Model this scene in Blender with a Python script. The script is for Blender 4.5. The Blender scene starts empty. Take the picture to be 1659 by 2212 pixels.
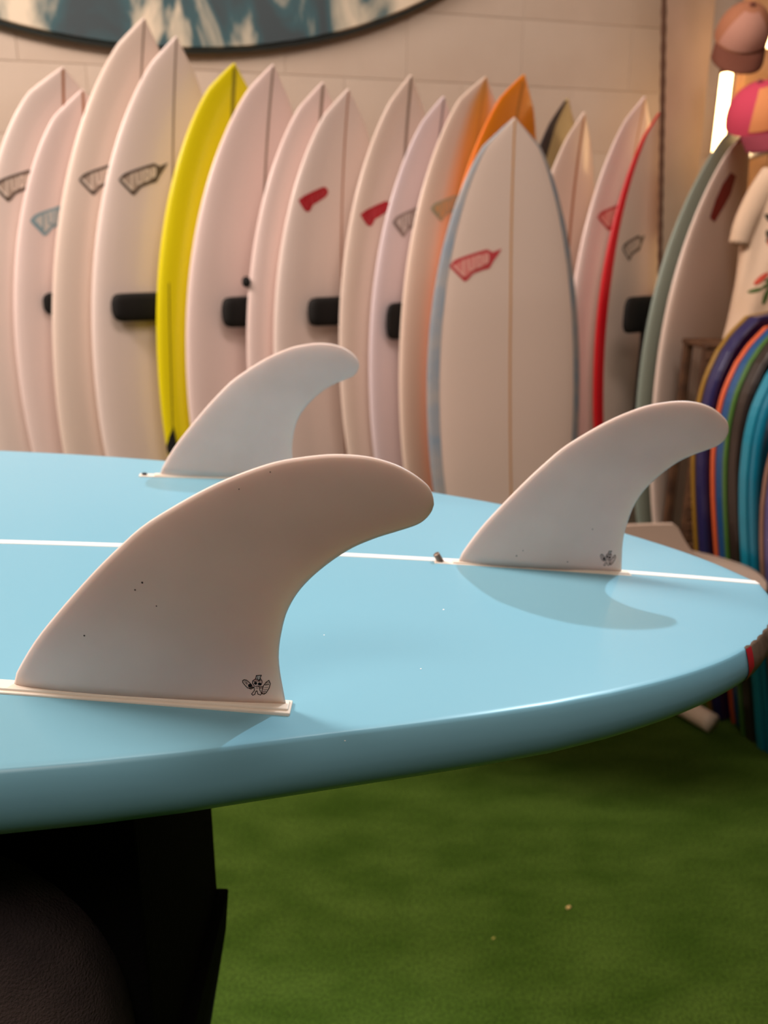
import bpy, bmesh, math, random
import numpy as np
from mathutils import Vector, Matrix
from mathutils.bvhtree import BVHTree
random.seed(4)
R = math.radians
sc = bpy.context.scene
COL = sc.collection

# ------------------------------------------------------------------ camera
CAM_Z, PITCH, FPX = 1.15, R(17.5), 1660.0
cd = bpy.data.cameras.new('camera')
cd.sensor_fit = 'VERTICAL'; cd.sensor_height = 36.0
cd.lens = FPX / 2212 * 36.0
cd.clip_start = 0.02
cd.dof.use_dof = True; cd.dof.focus_distance = 0.355
cd.dof.aperture_fstop = cd.lens / 2.7
cam = bpy.data.objects.new('camera', cd); COL.objects.link(cam)
cam.location = (0, 0, CAM_Z); cam.rotation_euler = (R(90) - PITCH, 0, 0)
sc.camera = cam

# ------------------------------------------------------------------ world and lights
wd = bpy.data.worlds.new('world'); sc.world = wd; wd.use_nodes = True
bg = wd.node_tree.nodes['Background']
bg.inputs[0].default_value = (1.0, 0.84, 0.72, 1); bg.inputs[1].default_value = 0.12

def add_light(name, kind, loc, target, power, color, size=0.1, size_y=None, spot=None, blend=0.4):
    l = bpy.data.lights.new(name, kind); l.energy = power; l.color = color
    if kind == 'AREA':
        l.size = size
        if size_y: l.shape = 'RECTANGLE'; l.size_y = size_y
    else:
        l.shadow_soft_size = size
    if kind == 'SPOT': l.spot_size = R(spot); l.spot_blend = blend
    o = bpy.data.objects.new(name, l); COL.objects.link(o); o.location = loc
    o.rotation_euler = (Vector(target) - Vector(loc)).to_track_quat('-Z', 'Y').to_euler()
    return o
add_light('track_spot', 'SPOT', (1.02, 1.745, 2.50), (0.05, 0.5, 0.95), 98, (0.76, 0.91, 1.0), 0.022, spot=46)
add_light('ceiling_panel_left', 'AREA', (-1.9, 1.0, 3.0), (-0.8, 1.9, 0.8), 104, (1.0, 0.85, 0.775), 1.3, 0.5)
add_light('ceiling_panel_mid', 'AREA', (0.3, 0.9, 3.05), (0.3, 2.4, 0.4), 36, (1.0, 0.85, 0.775), 1.4, 0.5)
add_light('front_fill', 'AREA', (-0.3, -1.1, 3.0), (-0.05, 0.6, 1.0), 25, (1.0, 0.84, 0.74), 1.2, 0.7)  # unseen fill light added to brighten the near faces of the fins

sc.view_settings.view_transform = 'Standard'; sc.view_settings.look = 'None'
sc.view_settings.gamma = 1.0; sc.view_settings.use_curve_mapping = False
sc.view_settings.exposure = 0.0

# ------------------------------------------------------------------ helpers
def lin(c):
    return tuple(((v / 255) / 12.92 if v / 255 <= .04045 else ((v / 255 + .055) / 1.055) ** 2.4) for v in c)

def mat(name, rgb, rough=0.5, spec=0.5, coat=0.0, coat_rough=0.05, metal=0.0, noise=None, bump=None, emit=None, trans=0.0, sss=0.0, coords='Object'):
    """rgb is sRGB 0-255. noise=(scale, rgb2, detail); bump=(scale, strength)"""
    m = bpy.data.materials.new(name); m.use_nodes = True
    nt = m.node_tree; b = nt.nodes['Principled BSDF']
    b.inputs['Base Color'].default_value = lin(rgb) + (1,)
    b.inputs['Roughness'].default_value = rough
    b.inputs['Specular IOR Level'].default_value = spec
    b.inputs['Coat Weight'].default_value = coat; b.inputs['Coat Roughness'].default_value = coat_rough
    b.inputs['Metallic'].default_value = metal
    b.inputs['Subsurface Weight'].default_value = sss
    if sss:
        b.inputs['Subsurface Radius'].default_value = (1, .7, .5); b.inputs['Subsurface Scale'].default_value = 0.004
    if emit:
        b.inputs['Emission Color'].default_value = lin(emit[0]) + (1,); b.inputs['Emission Strength'].default_value = emit[1]
    if noise or bump:
        tc = nt.nodes.new('ShaderNodeTexCoord')
    if noise:
        n = nt.nodes.new('ShaderNodeTexNoise'); n.inputs['Scale'].default_value = noise[0]
        n.inputs['Detail'].default_value = noise[2] if len(noise) > 2 else 4
        r = nt.nodes.new('ShaderNodeValToRGB')
        r.color_ramp.elements[0].position = .35; r.color_ramp.elements[1].position = .68
        r.color_ramp.elements[0].color = lin(rgb) + (1,); r.color_ramp.elements[1].color = lin(noise[1]) + (1,)
        nt.links.new(tc.outputs[coords], n.inputs['Vector']); nt.links.new(n.outputs['Fac'], r.inputs['Fac'])
        nt.links.new(r.outputs['Color'], b.inputs['Base Color'])
    if bump:
        n2 = nt.nodes.new('ShaderNodeTexNoise'); n2.inputs['Scale'].default_value = bump[0]; n2.inputs['Detail'].default_value = 6
        bp = nt.nodes.new('ShaderNodeBump'); bp.inputs['Strength'].default_value = bump[1]; bp.inputs['Distance'].default_value = 0.003
        nt.links.new(tc.outputs[coords], n2.inputs['Vector']); nt.links.new(n2.outputs['Fac'], bp.inputs['Height'])
        nt.links.new(bp.outputs['Normal'], b.inputs['Normal'])
    return m

def mesh_obj(name, verts, faces, m=None, parent=None, smooth=True, recalc=True):
    me = bpy.data.meshes.new(name)
    me.from_pydata([tuple(v) for v in verts], [], [tuple(f) for f in faces]); me.update()
    if recalc:
        bm = bmesh.new(); bm.from_mesh(me); bmesh.ops.recalc_face_normals(bm, faces=bm.faces); bm.to_mesh(me); bm.free()
    if smooth:
        for p in me.polygons: p.use_smooth = True
    o = bpy.data.objects.new(name, me); COL.objects.link(o)
    if m: me.materials.append(m)
    if parent: o.parent = parent
    return o

def bm_obj(name, bm, m=None, parent=None, smooth=False, recalc=True):
    if recalc: bmesh.ops.recalc_face_normals(bm, faces=bm.faces)
    me = bpy.data.meshes.new(name); bm.to_mesh(me); bm.free()
    if smooth:
        for p in me.polygons: p.use_smooth = True
    o = bpy.data.objects.new(name, me); COL.objects.link(o)
    if m: me.materials.append(m)
    if parent: o.parent = parent
    return o

def tag(o, label=None, cat=None, group=None, kind=None):
    if label: o['label'] = label
    if cat: o['category'] = cat
    if group: o['group'] = group
    if kind: o['kind'] = kind
    return o

def thing(name, label, cat, loc=(0, 0, 0), group=None):
    o = bpy.data.objects.new(name, None); COL.objects.link(o); o.location = loc
    o.empty_display_size = 0.05
    return tag(o, label, cat, group)

def add_box(bm, c, s, rot=None, bev=0.0, seg=2):
    b2 = bmesh.new()
    bmesh.ops.create_cube(b2, size=1.0)
    for v in b2.verts: v.co = Vector((v.co.x * s[0], v.co.y * s[1], v.co.z * s[2]))
    if bev: bmesh.ops.bevel(b2, geom=b2.edges[:], offset=bev, segments=seg, affect='EDGES', profile=.5)
    M = Matrix.Translation(c) @ (rot.to_4x4() if rot else Matrix.Identity(4))
    b2.transform(M); t = bpy.data.meshes.new('t'); b2.to_mesh(t); b2.free()
    bm.from_mesh(t); bpy.data.meshes.remove(t)

def tube(bm, pts, rad, n=12, cap=True):
    pts = [Vector(p) for p in pts]
    rads = rad if isinstance(rad, (list, tuple)) else [rad] * len(pts)
    rings = []; prev = None
    for i, p in enumerate(pts):
        d = (pts[min(i + 1, len(pts) - 1)] - pts[max(i - 1, 0)]).normalized()
        if prev is None:
            a = d.orthogonal().normalized()
        else:
            a = (prev - d * prev.dot(d)).normalized()
        prev = a; b = d.cross(a)
        rings.append([bm.verts.new(p + rads[i] * (math.cos(2 * math.pi * k / n) * a + math.sin(2 * math.pi * k / n) * b)) for k in range(n)])
    for r0, r1 in zip(rings, rings[1:]):
        for k in range(n): bm.faces.new((r0[k], r0[(k + 1) % n], r1[(k + 1) % n], r1[k]))
    if cap:
        bm.faces.new(rings[0][::-1]); bm.faces.new(rings[-1])

def smooth_path(pts, n=8):
    pts = [Vector(p) for p in pts]; out = []
    P = [pts[0] * 2 - pts[1]] + pts + [pts[-1] * 2 - pts[-2]]
    for i in range(1, len(P) - 2):
        for k in range(n):
            t = k / n; a, b, c, d = P[i - 1], P[i], P[i + 1], P[i + 2]
            out.append(.5 * ((2 * b) + (c - a) * t + (2 * a - 5 * b + 4 * c - d) * t * t + (3 * b - a - 3 * c + d) * t ** 3))
    out.append(pts[-1]); return out

def ray_dir(x, y):
    dx, dv = (x - 829.5) / FPX, -(y - 1106) / FPX
    c, s = math.cos(PITCH), math.sin(PITCH)
    return Vector((dx, c + dv * s, -s + dv * c))
def at(x, y, Y):
    """point of the room seen at pixel (x, y) that lies at room depth Y"""
    d = ray_dir(x, y); return Vector((0, 0, CAM_Z)) + d * (Y / d.y)
def at_wall(x, y, off=0.0):
    d = ray_dir(x, y); return Vector((0, 0, CAM_Z)) + d * ((2.845 - off) / (d.y - .2126 * d.x))

def pchip(xs, ys, x):
    xs = np.array(xs, float); ys = np.array(ys, float); x = np.atleast_1d(np.array(x, float))
    h = np.diff(xs); d = np.diff(ys) / h; m = np.zeros_like(xs)
    m[0] = d[0]; m[-1] = d[-1]
    for i in range(1, len(xs) - 1):
        if d[i - 1] * d[i] > 0:
            w1, w2 = 2 * h[i] + h[i - 1], h[i] + 2 * h[i - 1]
            m[i] = (w1 + w2) / (w1 / d[i - 1] + w2 / d[i])
    i = np.clip(np.searchsorted(xs, x) - 1, 0, len(h) - 1); t = (x - xs[i]) / h[i]
    return (ys[i] * (1 + 2 * t) * (1 - t) ** 2 + m[i] * h[i] * t * (1 - t) ** 2 + ys[i + 1] * t * t * (3 - 2 * t) + m[i + 1] * h[i] * t * t * (t - 1))

# flat prints: polygons (already in world space rays) laid on a surface ------------------------------
def project_poly(polys, bvh, tf, lift, cuts=2):
    """polys: list of 2D outlines; tf(x, y) -> (origin, direction) of the projecting ray"""
    bm = bmesh.new()
    for pl in polys:
        vs = [bm.verts.new((p[0], p[1], 0)) for p in pl]
        try: bm.faces.new(vs)
        except ValueError: pass
    bmesh.ops.triangulate(bm, faces=bm.faces)
    for _ in range(cuts):
        bmesh.ops.subdivide_edges(bm, edges=bm.edges[:], cuts=1, use_grid_fill=True)
    bad = []
    for v in bm.verts:
        o, d = tf(v.co.x, v.co.y)
        hit = bvh.ray_cast(o, d)
        if hit[0] is None: bad.append(v); continue
        n = hit[1] if hit[1].dot(d) < 0 else -hit[1]
        v.co = hit[0] + n * lift
    if bad: bmesh.ops.delete(bm, geom=bad, context='VERTS')
    return bm

def stroke(pts, w, closed=False):
    """polyline -> list of quads of width w"""
    out = []; pts = [Vector((p[0], p[1])) for p in pts]
    if closed: pts = pts + [pts[0]]
    for a, b in zip(pts, pts[1:]):
        d = (b - a)
        if d.length < 1e-6: continue
        d.normalize(); n = Vector((-d.y, d.x)) * w / 2; e = d * w * .3
        out.append([a - e + n, a - e - n, b + e - n, b + e + n])
    return out

# ------------------------------------------------------------------ materials
M_wall = mat('painted_block', (186, 170, 154), .75, .25, noise=(3, (178, 160, 143), 3), bump=(60, .25))
M_turf = mat('turf', (58, 84, 18), .95, .1)
def turf_nodes(m):
    nt = m.node_tree; b = nt.nodes['Principled BSDF']
    tc = nt.nodes.new('ShaderNodeTexCoord')
    mp = nt.nodes.new('ShaderNodeMapping'); mp.inputs['Scale'].default_value = (0.7, 1.5, 1)
    n1 = nt.nodes.new('ShaderNodeTexNoise'); n1.inputs['Scale'].default_value = 9; n1.inputs['Detail'].default_value = 5
    n2 = nt.nodes.new('ShaderNodeTexNoise'); n2.inputs['Scale'].default_value = 240; n2.inputs['Detail'].default_value = 3
    r1 = nt.nodes.new('ShaderNodeValToRGB'); r1.color_ramp.elements[0].position = .3; r1.color_ramp.elements[1].position = .7
    r1.color_ramp.elements[0].color = lin((62, 90, 23)) + (1,); r1.color_ramp.elements[1].color = lin((84, 111, 40)) + (1,)
    r2 = nt.nodes.new('ShaderNodeValToRGB'); r2.color_ramp.elements[0].position = .33; r2.color_ramp.elements[1].position = .66
    r2.color_ramp.elements[0].color = (.45, .45, .45, 1); r2.color_ramp.elements[1].color = (1.15, 1.15, 1.1, 1)
    mx = nt.nodes.new('ShaderNodeMix'); mx.data_type = 'RGBA'; mx.blend_type = 'MULTIPLY'; mx.inputs[0].default_value = 1
    nt.links.new(tc.outputs['Object'], mp.inputs[0]); nt.links.new(mp.outputs[0], n1.inputs['Vector']); nt.links.new(tc.outputs['Object'], n2.inputs['Vector'])
    nt.links.new(n1.outputs['Fac'], r1.inputs[0]); nt.links.new(n2.outputs['Fac'], r2.inputs[0])
    nt.links.new(r1.outputs[0], mx.inputs[6]); nt.links.new(r2.outputs[0], mx.inputs[7]); nt.links.new(mx.outputs[2], b.inputs['Base Color'])
    bp = nt.nodes.new('ShaderNodeBump'); bp.inputs['Strength'].default_value = .9; bp.inputs['Distance'].default_value = .006
    nt.links.new(n2.outputs['Fac'], bp.inputs['Height']); nt.links.new(bp.outputs[0], b.inputs['Normal'])
turf_nodes(M_turf)
M_blue = mat('blue_gloss_resin', (126, 180, 200), .3, .32, noise=(2.2, (121, 177, 198), 2))
M_white = mat('white_resin', (252, 248, 242), .35, .5)
M_fin = mat('moulded_fin', (240, 220, 211), .42, .4, noise=(22, (232, 211, 202), 4), sss=.3)
M_finbox = mat('fin_box_plastic', (246, 232, 216), .4, .5)
M_ink = mat('black_ink', (22, 20, 22), .6, .2)
M_inkw = mat('white_ink', (206, 196, 190), .6, .2)
M_screw = mat('steel_screw', (150, 132, 120), .3, .5, metal=.8)
M_hole = mat('dark_screw_socket', (40, 34, 34), .6)
M_board = mat('white_board_gloss', (236, 216, 200), .3, .45, coat=.15)
M_blackfab = mat('black_carpet', (9, 9, 9), .98, .1, bump=(500, .5))
M_foam = mat('black_foam', (24, 22, 20), .8, .3)
M_pipe = mat('white_pipe', (236, 212, 190), .4, .5)

# ------------------------------------------------------------------ the setting
WA = R(12); WT = Vector((math.cos(WA), math.sin(WA), 0)); WN = Vector((math.sin(WA), -math.cos(WA), 0))
W0 = Vector((0, 2.845, 0))
WROT = Matrix.Rotation(WA, 3, 'Z')
def wp(s, z, out=0.0): return W0 + WT * s + WN * out + Vector((0, 0, z))

bm = bmesh.new(); add_box(bm, Vector((0.2, 0.4, -0.03)), (6.4, 7.2, 0.06))
tag(bm_obj('floor', bm, M_turf), 'green artificial turf covering the shop floor', kind='structure')

wall = bpy.data.objects.new('wall_back', None); COL.objects.link(wall); tag(wall, 'cream painted concrete block wall behind the surfboard rack', kind='structure')
bm = bmesh.new(); add_box(bm, wp(0.45, 1.55, -0.1004), (5.9, 0.2, 3.1), WROT)
bm_obj('mortar', bm, M_wall, wall)
bm = bmesh.new(); add_box(bm, Vector((0, 0, 0)), (0.3985, 0.03, 0.1985), None, .0012, 1)
blk = bm_obj('block', bm, M_wall, wall)
first = True
for j in range(15):
    z = 0.148 + 0.2 * j - 0.1
    if z > 3.05: break
    off = 0.068 if j % 2 == 0 else -0.132
    off += 0.2 if (round((1.948 - z) / .2) % 2 == 0) else 0.0
    off = 0.668 if (round((1.948 - z) / .2) % 2 == 0) else 0.877
    for i in range(-9, 6):
        o = blk if first else blk.copy()
        if not first: COL.objects.link(o)
        first = False
        o.parent = wall
        o.location = wp(off + .2 + .4 * i, z, -0.0135 + random.uniform(-.0004, .0004)); o.rotation_euler = (0, 0, WA)

M_ceil = mat('ceiling_paint', (225, 205, 185), .9, .2)
M_front = mat('front_wall_paint', (84, 68, 58), .8, .2)
for nm, c_, s_, m_, lb in (('ceiling', (0.2, 0.4, 3.13), (6.4, 7.2, .06), M_ceil, 'painted ceiling over the shop'), ('wall_left', (-3.03, 0.4, 1.55), (.06, 7.2, 3.1), M_wall, 'painted wall on the left side'),
                       ('wall_front', (0.2, -3.23, 1.55), (6.4, .06, 3.1), M_front, 'brown wall behind the camera'), ('wall_side', (3.43, 0.4, 1.55), (.06, 7.2, 3.1), M_front, 'brown wall on the far right')):
    bm = bmesh.new(); add_box(bm, Vector(c_), s_); tag(bm_obj(nm, bm, m_), lb, kind='structure')
# divider panel standing in the rack, with a dark rope along its near edge
DN = Vector((math.sin(R(45)), -math.cos(R(45)), 0)); DL = R(.5)
DPN = DN * math.cos(DL) + Vector((0, 0, 1)) * math.sin(DL)
def at_div(x, y):
    d = ray_dir(x, y); c0 = DN * -1.210
    return Vector((0, 0, CAM_Z)) + d * ((c0 - Vector((0, 0, CAM_Z))).dot(DPN) / d.dot(DPN))
def ext(a, b, z): t = (z - a.z) / (b.z - a.z); return a + (b - a) * t
lA, lB, rA, rB = at_div(1438, 0), at_div(1428, 600), at_div(1546, 0), at_div(1486, 600)
lt, lb, rt, rb = ext(lA, lB, 2.9), ext(lA, lB, 0.0), ext(rA, rB, 2.9), ext(rA, rB, 0.0)
back = -DPN * 0.012
vs = [lb, rb, rt, lt, lb + back, rb + back, rt + back, lt + back]
fs = [(0, 1, 2, 3), (4, 7, 6, 5), (0, 4, 5, 1), (3, 2, 6, 7), (0, 3, 7, 4), (1, 5, 6, 2)]
M_pil = mat('panel_paint', (222, 196, 178), .6, .35, noise=(5, (212, 186, 166), 3))
dv = thing('divider_panel', 'tall cream painted panel at the right end of the rack with dark roped edge', 'panel', (lb.x, lb.y, 0))
o_ = mesh_obj('board', vs, fs, M_pil, dv, smooth=False); o_.matrix_parent_inverse = Matrix.Translation(-Vector(dv.location))
bm = bmesh.new()
pts = [ext(lA, lB, z) - DPN * .005 for z in np.linspace(0.02, 2.88, 130)]
tube(bm, pts, [0.0068 + 0.0022 * (i % 2) for i in range(130)], 8)
o_ = bm_obj('rope_edge', bm, mat('rope', (92, 66, 52), .9, .1), dv, smooth=True); o_.matrix_parent_inverse = Matrix.Translation(-Vector(dv.location)); o_['label'] = 'dark twisted rope edge'

# warm timber display panel at the right
PY = 2.93
M_timber = mat('pale_timber', (216, 168, 122), .55, .4, noise=(6, (198, 146, 100), 6))
panel = bpy.data.objects.new('wall_right', None); COL.objects.link(panel); tag(panel, 'warm timber display panel behind the hats and shirt', kind='structure')
for k in range(9):
    bm = bmesh.new(); add_box(bm, Vector((1.285 + .125 * k, PY + .02, 1.5)), (0.121, 0.024, 3.0), None, .003, 1)
    bm_obj('plank', bm, M_timber, panel)
bm = bmesh.new(); add_box(bm, Vector((1.78, PY + .05, 1.5)), (1.13, 0.03, 3.0)); bm_obj('backing', bm, M_timber, panel)

# ------------------------------------------------------------------ blue surfboard on its stand
BO = Vector((-0.123, 0.4915)); BA = R(5.74)
EU = Vector((math.cos(BA), math.sin(BA))); EV = Vector((-math.sin(BA), math.cos(BA)))
UW = [-1.56, -1.52, -1.4, -1.2, -.95, -.7, -.45, -.227, -.14, -.06, 0, .057, .097, .14, .19, .25, .30, .335, .36, .378, .391, .399, .4035, .405]
WW = [0, .045, .118, .195, .25, .278, .279, .2685, .2615, .2505, .241, .2275, .2175, .2065, .1915, .167, .140, .1145, .090, .067, .045, .026, .0105, 0]
def zb(u):
    z = .969 - .08 * u - .06 * u * u
    if u < -.6: z -= .05 * (-.6 - u) ** 2
    return z
def thick(u): return float(np.interp(u, [-1.56, -1.3, -.8, 0, .2, .33, .405], [.025, .05, .056, .053, .050, .041, .022]))
def P3(u, v, z): q = BO + EU * u + EV * v; return Vector((q.x, q.y, z))
SEC = [(.0070, -.0001), (.0063, -.0006), (.0053, -.0022), (.0036, -.0056), (.0017, -.0105), (.0004, -.0155), (0, -.020), (.0018, -.027), (.0065, -.034), (.015, -.041), (.028, -.048), (.047, -.053), (.078, -.057)]
def section(u, W, lift=0.0):
    """half section from the flat bottom (facing up) round the rail to the deck (facing down)"""
    T = thick(u); k = T / .062; s = min(1.0, W / .09)
    pts = [(0.0, 0.0), (.25, 0.0), (.5, 0), (.75, 0.0), (.9, 0)]
    out = [(f * max(W - .012 * s, 0), -0.0012 * f * f) for f, _ in pts]
    out.append((max(W - .0105 * s, 0), -.0013))
    for d, z in SEC: out.append((max(W - d * s, 0), -.0013 + z * k))
    out.append((max(W - .12 * s, 0) * .8, -.059 * k)); out.append((0, -.062 * k))
    return out
us = list(np.linspace(-1.56, -1.4, 10)) + list(np.linspace(-1.36, .22, 48)) + list(np.linspace(.24, .36, 16)) + list(.405 - .045 * np.linspace(1, 0, 22)[1:] ** 2.2)
Ws = pchip(UW, WW, us); Ws[0] = 0.002; Ws[-1] = 0.0008
verts, faces, rows = [], [], []
for u, W in zip(us, Ws):
    half = section(u, float(W)); z0 = zb(u)
    ring = [(v, z) for v, z in half] + [(-v, z) for v, z in half[-2:0:-1]]
    rows.append(len(verts)); NR = len(ring)
    verts += [P3(u, v, z0 + z) for v, z in ring]
for a, b in zip(rows, rows[1:]):
    for k in range(NR): faces.append((a + k, a + (k + 1) % NR, b + (k + 1) % NR, b + k))
faces.append(tuple(rows[0] + k for k in range(NR))); faces.append(tuple(rows[-1] + k for k in range(NR))[::-1])
sb = thing('surfboard', 'glossy light blue surfboard lying fins up in the foreground with white stringer', 'surfboard', (-.123, .4915, .91))
def adopt(o, parent):
    o.parent = parent; o.matrix_parent_inverse = Matrix.Translation(-Vector(parent.location)) ; return o
body = adopt(mesh_obj('board_shell', verts, faces, M_blue), sb)
BV = BVHTree.FromPolygons([Vector(v) for v in verts], faces)

# stringer: a slightly proud strip of white glass along the centre line
vs, fs = [], []
ul = [u for u in np.linspace(-1.5, .404, 120)]
for u in ul:
    for v in (-.0037, -.0032, .0032, .0037):
        vs.append(P3(u, v, zb(u) + (.0004 if abs(v) < .0034 else -.0006)))
for i in range(len(ul) - 1):
    for k in range(3): fs.append((i * 4 + k, i * 4 + k + 1, i * 4 + k + 5, i * 4 + k + 4))
o = adopt(mesh_obj('stringer', vs, fs, M_white, smooth=False), sb); tag(o, 'bright white stringer line')

# tail patch: bare brown rail where the blue coat is chipped, with a red blot
def rail_patch(name, u0, u1, k0, k1, side, m, lift, nu=26, jag=0.0, wob=None):
    vs, fs = [], []; uu = np.linspace(u0, u1, nu); ww = pchip(UW, WW, uu)
    for i, (u, W) in enumerate(zip(uu, ww)):
        half = section(u, float(max(W, .002)))
        ks = np.linspace(k0(u), k1(u), 10)
        for kk in ks:
            a = int(min(math.floor(kk), len(half) - 2)); t = kk - a
            v = half[a][0] * (1 - t) + half[a + 1][0] * t; z = half[a][1] * (1 - t) + half[a + 1][1] * t
            nv = Vector((v - (W - .02), z + .018)); nv.normalize()
            vs.append(P3(u, side * (v + nv.x * lift), zb(u) + z + nv.y * lift))
    for i in range(nu - 1):
        for k in range(9): fs.append((i * 10 + k, i * 10 + k + 1, i * 10 + k + 11, i * 10 + k + 10))
    return mesh_obj(name, vs, fs, m)
M_chip = mat('bare_brown_laminate', (112, 92, 76), .5, .4, noise=(60, (70, 52, 36), 4))
M_red = mat('red_pigment', (170, 28, 40), .4, .5)
adopt(rail_patch('chipped_tail', .328, .4046, lambda u: 5.7 + .25 * math.sin(u * 700), lambda u: 14.0, -1, M_chip, .0006), sb)['label'] = 'brown chipped rail at the tail'
adopt(rail_patch('red_blot', .3275, .3340, lambda u: 7.0, lambda u: 13.0 - (u - .3275) * 300, -1, M_red, .0011, nu=8), sb)['label'] = 'red blot beside the chip'

M_spk = mat('white_paint_speck', (240, 244, 244), .5)
for px_, py_, rr in ((958, 1317, 1.6), (909, 1445, 1.5), (1424, 1571, 1.8), (700, 1372, 1.2), (745, 1600, 1.5)):
    def tfp(x, y): return Vector((0, 0, CAM_Z)), ray_dir(px_ + x, py_ + y).normalized()
    adopt(bm_obj('paint_speck', project_poly([[(rr * 1.3 * math.cos(a), rr * .8 * math.sin(a)) for a in np.linspace(0, 2 * math.pi, 8)[:-1]]], BV, tfp, .00015, 0), M_spk, recalc=False), sb)
# fins ------------------------------------------------------------------------------------------
FIN = [(0.0, 0.0), (.9, 4.7), (10.6, 22.1), (21.7, 37.6), (38.4, 58.6), (51.9, 73.8), (61.3, 83.3), (73.0, 92.2), (86.4, 101.3), (98.5, 108.1), (112.7, 114.5), (124.5, 117.8), (136.3, 119.9), (148.3, 120.1), (158.2, 118.3), (166.0, 115.1), (173.1, 110.3), (175.7, 106.0), (176.6, 102.3),
       (175.8, 98.8), (173.7, 95.4), (170.3, 92.6), (162.8, 89.1), (154.1, 85.2), (144.1, 79.2), (133.2, 69.3), (125.0, 58.9), (120.1, 48.2), (117.9, 37.1), (117.1, 27.3), (117.7, 18.7), (119.4, 8.7), (121.0, 0.0)]
TIPI = 18
def resample(pts, n):
    pts = smooth_path([(p[0], p[1], 0) for p in pts], 6); d = [0]
    for a, b in zip(pts, pts[1:]): d.append(d[-1] + (b - a).length)
    x_ = np.linspace(0, 1, n); t = d[-1] * (1 - (1 - x_) ** 2) if n > 40 else d[-1] * x_
    return np.stack([np.interp(t, d, [p.x for p in pts]), np.interp(t, d, [p.y for p in pts])], 1)
def fin_mesh(zscale, th=4.6):
    n, m = 70, 17
    L = resample(FIN[:TIPI + 1], n); Tr = resample(FIN[TIPI:][::-1], n)
    cs = .5 - .5 * np.cos(np.linspace(0, math.pi, m))
    vs, fs = [], []
    def hth(i, c):
        ch = np.linalg.norm(Tr[i] - L[i]); h = L[i][1] / 120
        t = th * (1 - .35 * h) * min(1.0, ch / 38) ** .7
        return t * 1.9 * c ** .5 * (1 - c) ** .85 + (.22 if 0 < c < 1 else 0)
    for side in (1, -1):
        for i in range(n):
            for c in cs:
                p = L[i] * (1 - c) + Tr[i] * c
                vs.append((p[0] / 1000, side * hth(i, c) / 1000, p[1] * zscale / 1000))
    for sd in (0, 1):
        b = sd * n * m
        for i in range(n - 1):
            for k in range(m - 1): fs.append((b + i * m + k, b + i * m + k + 1, b + (i + 1) * m + k + 1, b + (i + 1) * m + k))
    bm = bmesh.new(); V = [bm.verts.new(v) for v in vs]
    for f in fs: bm.faces.new([V[i] for i in f])
    bmesh.ops.remove_doubles(bm, verts=bm.verts, dist=2e-5)
    bmesh.ops.holes_fill(bm, edges=[e for e in bm.edges if e.is_boundary])
    return bm
MASC = []   # mascot mark in pixels of an enlarged view, 10.37 per image pixel
def S(pts, w=17, closed=False): MASC.append(('k', stroke(pts, w, closed)))
def F(pts, c='k'): MASC.append((c, [pts]))
def disc(cx, cy, rx, ry, n=14): return [(cx + rx * math.cos(2 * math.pi * k / n), cy + ry * math.sin(2 * math.pi * k / n)) for k in range(n)]
F([(662, 370), (672, 312), (776, 302), (756, 348), (750, 398), (718, 408), (690, 388)], 'w')
S([(655, 378), (668, 308), (782, 297), (757, 348), (750, 402), (722, 412)]); S([(690, 320), (702, 388)], 10)
S([(622, 532), (588, 480), (590, 428), (640, 390), (690, 388), (722, 410), (765, 375), (795, 420), (800, 458), (780, 505), (768, 520)])
S([(612, 440), (680, 424), (735, 432), (770, 418)], 14)
F(disc(656, 478, 36, 33)); F(disc(744, 490, 38, 33))
S([(690, 520), (682, 556)], 10); S([(714, 520), (720, 552)], 10); S([(636, 536), (672, 562), (722, 556), (748, 538)], 12)
S([(400, 408), (366, 430), (370, 470), (430, 542), (480, 588), (534, 592), (582, 562), (568, 515), (520, 468), (452, 416)], 17, True)
F(disc(528, 534, 42, 40, 12)); S([(400, 440), (470, 520)], 9); S([(430, 432), (480, 500)], 9); S([(440, 490), (466, 470)], 9)
S([(520, 600), (556, 612), (612, 572)], 15); S([(572, 590), (628, 552)], 12)
S([(950, 408), (890, 450), (832, 530), (802, 640), (800, 704), (850, 718), (900, 682), (960, 580), (986, 480)], 17, True)
S([(885, 470), (962, 455)], 9); S([(868, 512), (952, 494)], 17); S([(852, 570), (935, 560)], 9); S([(832, 620), (918, 610)], 9); S([(820, 662), (890, 652)], 12); S([(812, 690), (872, 690)], 9)
S([(752, 556), (832, 550)], 14); S([(760, 586), (820, 578)], 12)
S([(620, 560), (632, 640), (570, 722), (592, 746), (640, 732), (664, 662), (690, 646), (712, 722), (772, 738), (792, 702), (750, 622), (746, 560)], 16)
S([(660, 600), (720, 596)], 8)

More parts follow.
